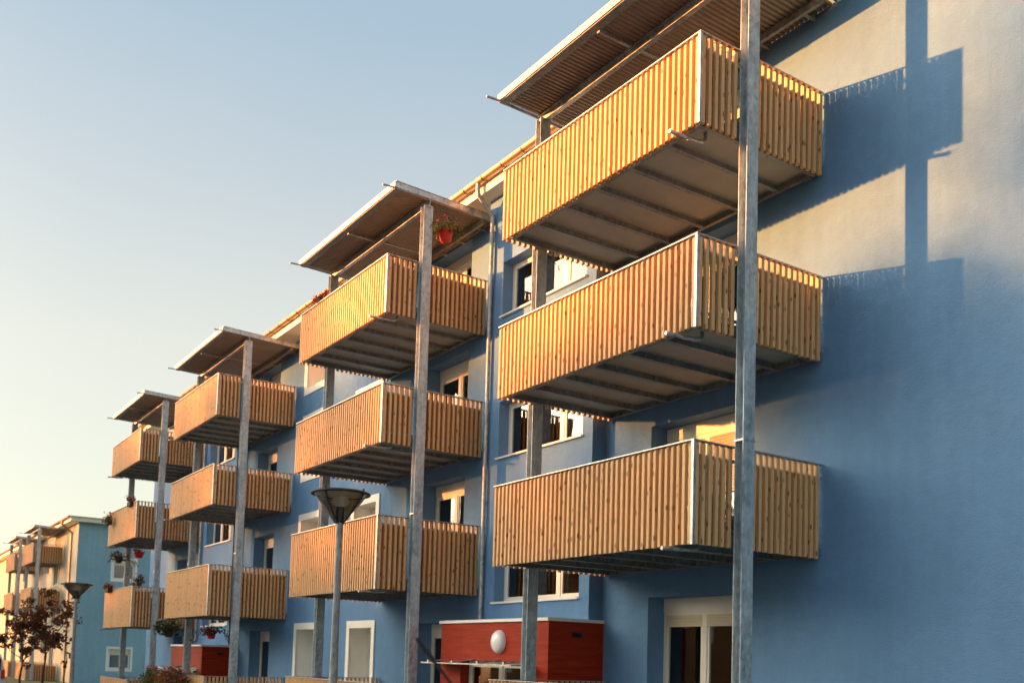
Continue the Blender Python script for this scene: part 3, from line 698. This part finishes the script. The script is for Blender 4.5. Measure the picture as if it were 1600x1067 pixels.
plant('flower_trough', (-32.7, -2.5, 4.30), 'dark red leaved plant on the left rail of the farthest stack lowest balcony', GP, (.5, .2, .16), 260, .07, LRED, PETP, 14, None, 0, 0, .5, .6)
plant('flower_trough', (-29.7, -2.1, 4.42), 'bushy plant on the near corner rail of the farthest stack lowest balcony', GP, (.32, .3, .24), 240, .07, LDARK, PETP, 22, None, 0, 0, .5, .5)
plant('hanging_basket', (-31.9, -1.6, 5.70), 'bright pink hanging pot below the farthest stack middle balcony', GP, (.24, .24, .12), 120, .06, LDARK, PETR, 20, POTP, .2, .35, .4)
plant('hanging_basket', (-26.2, -1.8, 2.62), 'large dark hanging fern under the third stack, left of the red porch lamp', GP, (.62, .5, .34), 900, .08, LDARK, None, 0, BARK, .16, .7, .5)
plant('hanging_basket', (-22.7, -1.4, 2.50), 'dark red hanging plant under the lowest balcony of the third stack', GP, (.6, .4, .16), 420, .07, LRED, PETR, 14, POT, .15, .5, 1.2, trail=6)
for i, (x, lb, lf, pt_) in enumerate(((-24.3, 'red and green flowering bush rising over the left end of the third stack terrace', LGREEN, PETR), (-22.9, 'yellow orange autumn bush in the middle of the third stack terrace slats', LYEL, PETR), (-21.5, 'pink flowered bush at the right of the bushes on the third stack terrace', LRED, PETP))):
    plant('flowering_bush', (x, -2.75, .98), lb, 'bushes by the third stack terrace', (.78, .3, .34), 900, .075, lf, pt_, 70, None, 0, 0, .3, 1.2)

def tree(loc, h, crown_r, label, leaf, n_limb=7, n_leaf=700, ls=.09, tr=.04, crown_z=.5, group=None, name='tree', clusters=26, spread=.35):
    t = empty(name, loc); tag(t, label, 'tree', group)
    b = MB(); top = Vector((random.uniform(-.05, .05)*h, 0, h*.92))
    pts = [Vector((0, 0, 0))]+[Vector((math.sin(i*1.7)*.012*h, math.cos(i*2.1)*.012*h, h*.92*i/6)) for i in range(1, 7)]
    b.tube(pts, [tr*(1.05-.9*i/6) for i in range(7)], 8)
    tips = []
    for i in range(n_limb):
        z = h*(crown_z-.12+(.95-crown_z)*i/n_limb); a = i*2.4+random.uniform(-.3, .3)
        ln = crown_r*(1.0-.45*abs(i/n_limb-.35))*random.uniform(.8, 1.1)
        p0 = Vector((0, 0, z)); p1 = p0+Vector((math.cos(a)*ln*.55, math.sin(a)*ln*.55, ln*.35)); p2 = p0+Vector((math.cos(a)*ln, math.sin(a)*ln, ln*.95))
        r0 = tr*(1-.75*z/h); b.tube([p0, p1, p2], [r0*.6, r0*.4, r0*.12], 6); tips += [p1, p2, (p1+p2)/2]
        for j in range(3):
            q0 = p1.lerp(p2, j*.35); aa = a+random.uniform(-1.1, 1.1); q1 = q0+Vector((math.cos(aa)*ln*.4, math.sin(aa)*ln*.4, ln*random.uniform(.1, .45)))
            b.tube([q0, q1], [r0*.25, r0*.08], 5); tips.append(q1)
    tips.append(pts[-1])
    b.build('trunk', BARK, t)
    b = MB(); per = max(1, n_leaf//clusters)
    for i in range(clusters):
        c = random.choice(tips)+Vector((random.gauss(0, .12), random.gauss(0, .12), random.gauss(0, .1)))*crown_r
        s_ = crown_r*spread*random.uniform(.6, 1.3); leafcloud(b, c, (s_, s_, s_*.8), per, ls, shape=2)
    b.build('crown', leaf, t); return t
def small(loc, h, r_, lb, **k): return tree(loc, h, r_, lb, LRED, group='young autumn trees', name='young_tree', tr=.05, **k)
small((-30.68, -5.74, GZ), 3.6, .85, 'left of two young trees with sparse brown leaves, left of the lamp', n_limb=12, n_leaf=2300, ls=.10, crown_z=.55, clusters=60, spread=.2)
small((-30.26, -5.05, GZ), 4.1, .95, 'right of two young trees with sparse brown leaves, beside the lamp', n_limb=14, n_leaf=3200, ls=.10, crown_z=.55, clusters=80, spread=.2)
t = tree((-29.8, -4.42, GZ), 3.9, .25, 'thin sapling with a few dark leaves against the cream house corner', LRED, 6, 90, .12, .018, .5, 'young autumn trees', 'young_tree', 30, .3)

# unseen trees added across the street to shade the right and lower wall (behind the viewer)
def shade_at(x, z, dist):  # ground position of an obstacle whose shadow reaches wall point (x, z)
    return (x+SUN.x*dist, SUN.y*dist, z+SUN.z*dist)
SH = 'unseen shade trees across the road'
TR = [(1.9, 6.8, 79, 2.7, 'smallest round unseen tree added for shade across the road, left of the others'), (4.8, 7.4, 76, 3.2, 'round dense unseen tree added for shade across the road, lower than its neighbours'), (8.9, 14.5, 78, 4.8, 'tall dense unseen tree added for shade across the road, nearest to the viewer'), (14.5, 14.0, 82, 5, 'tall dense unseen tree added for shade across the road, farther right')]
for i, (x, zt, dist, rr, lb) in enumerate(TR):
    px, py, pz = shade_at(x, zt, dist); tree((px, py, GZ), pz-GZ, rr, lb, LTREE, 20, 15000, .26, .3, .3, SH, 'shade_tree', 170, .36)
pr = tree((0, 0, GZ), 17.2, 4.4, 'tall sparse unseen tree added for shade in the row behind the ochre house', LTREE, 15, 5600, .26, .26, .35, 'unseen shade tree row behind the ochre house', 'shade_row_tree', 90, .36)
for i in range(19):  # added unseen row; tree heights shape the shadow edge on the wall
    o = pr if i == 0 else copy_tree(pr)
    wx = 4.5-i*4.8; zt = 6.1 if wx > -1 else 5.9 if wx > -6.5 else 9.2 if wx > -12 else 11.4
    px, py, pz = shade_at(wx, zt, 84); o.location = (px, py-(i % 2)*3, GZ); o.rotation_euler.z = i*1.3; k = (pz-GZ)/17.2*1.03; o.scale = (1.0, 1.0, k)

# ------------------------------------------------------------------ vehicles
def vehicle(name, label, loc, rz, Lc, Wc, Hc, prof, glassprof, paint, antenna=None, nose=1):
    t = empty(name, loc, rz); tag(t, label, 'car' if name == 'parked_car' else 'van')
    b = MB(); n = len(prof)
    def ring(y, k, kz=1): return [(x*k if False else x, y, z) for x, z in prof]
    W2 = Wc/2
    secs = [(-W2+.10, .0), (-W2, 1), (W2, 1), (W2-.10, 0)]
    vs = []
    for y_, full in ((-W2+.14, 0), (-W2, 1), (W2, 1), (W2-.14, 0)):
        for x, z in prof:
            tum = max(0, (z-.95)/Hc)*.55
            yy = y_*(1-tum); vs.append((x*(1 if full else .985), yy, z if full else .02+z*.985))
    fs = []
    for i in range(3):
        for k in range(n): fs.append((i*n+k, i*n+(k+1) % n, (i+1)*n+(k+1) % n, (i+1)*n+k))
    fs.append(tuple(range(n-1, -1, -1))); fs.append(tuple(range(3*n, 4*n)))
    b.idx(vs, fs); body = b.build('body', paint, t)
    for sgn in (-1, 1):
        b = MB(); pts = [(x, sgn*(W2*(1-max(0, (z-.95)/Hc)*.55)+.004), z) for x, z in glassprof]
        pts2 = [(x, y-sgn*.02, z) for x, y, z in pts]
        m = len(pts); b.idx(pts+pts2, [tuple(range(m)), tuple(range(2*m-1, m-1, -1))]+[(k, (k+1) % m, (k+1) % m+m, k+m) for k in range(m)]); b.build('side_window', BLACK, t)
    for x in (-Lc*.31, Lc*.31):
        for sgn in (-1, 1):
            b = MB(); y = sgn*(W2-.1); b.tube([(x, y-.1, .32), (x, y+.1, .32)], .32, 24); wh = b.build('wheel', BLACK, t)
            b = MB(); b.tube([(x, y-.104, .32), (x, y+.104, .32)], .20, 20); b.build('rim', STEEL, wh)
    return t, W2
# parked car in front of the viewer: only the tip of its roof antenna reaches the picture
carp = [(-2.1, .25), (2.0, .25), (2.15, .45), (2.12, .85), (1.9, 1.02), (1.15, 1.15), (.45, 1.74), (-.4, 1.86), (-1.6, 1.84), (-2.05, 1.45), (-2.15, .95), (-2.18, .5)]
t, W2 = vehicle('parked_car', 'parked car below the picture, only its slanting black rod antenna showing by the steel post', (6.3, -8.75, GZ), 0, 4.3, 1.8, 1.86, carp,
                [(.95, 1.18), (.42, 1.62), (-.4, 1.74), (-1.55, 1.72), (-1.9, 1.3), (-1.9, 1.15)], CARP)
_c = Vector((9.06765, -11.13367, 1.80112)); tip = _c+(Vector((6.41, -9.70, 1.862))-_c)*1.3
d = Vector((.055, .095, -.137)).normalized(); base = tip+d*((tip.z-1.44)/-d.z)
off = Vector((6.3, -8.75, GZ)); b = MB()
A = [tip-off, tip+d*.11-off, tip+d*.12-off, tip+d*.28-off, base-off]
b.tube(A, [.0088, .0094, .0070, .0058, .0064], 8); b.tube([base-off-d*.05, base-off], [.008, .018], 8); b.build('antenna', BLACK, t)
# pale van far left
vanp = [(-2.2, .3), (2.1, .3), (2.25, .6), (2.2, .95), (1.6, 1.15), (1.0, 1.83), (-2.1, 1.88), (-2.24, 1.7), (-2.26, .5)]
vx, vy = -41.2-2.2, -5.85
t, W2 = vehicle('parked_van', 'pale grey van cut off by the left picture edge, red tail light showing', (vx, vy, GZ), math.pi, 4.5, 1.9, 1.88, vanp,
                [(1.3, 1.2), (.95, 1.7), (-1.9, 1.72), (-1.9, 1.15)], VANP)
b = MB(); b.box(-2.275, -2.255, -.7, .7, 1.15, 1.65); b.build('rear_window', BLACK, t)
for s_ in (-1, 1): b = MB(); b.box(-2.29, -2.2, s_*.80-.08, s_*.80+.08, .75, 1.15); b.build('tail_light', TAIL, t)
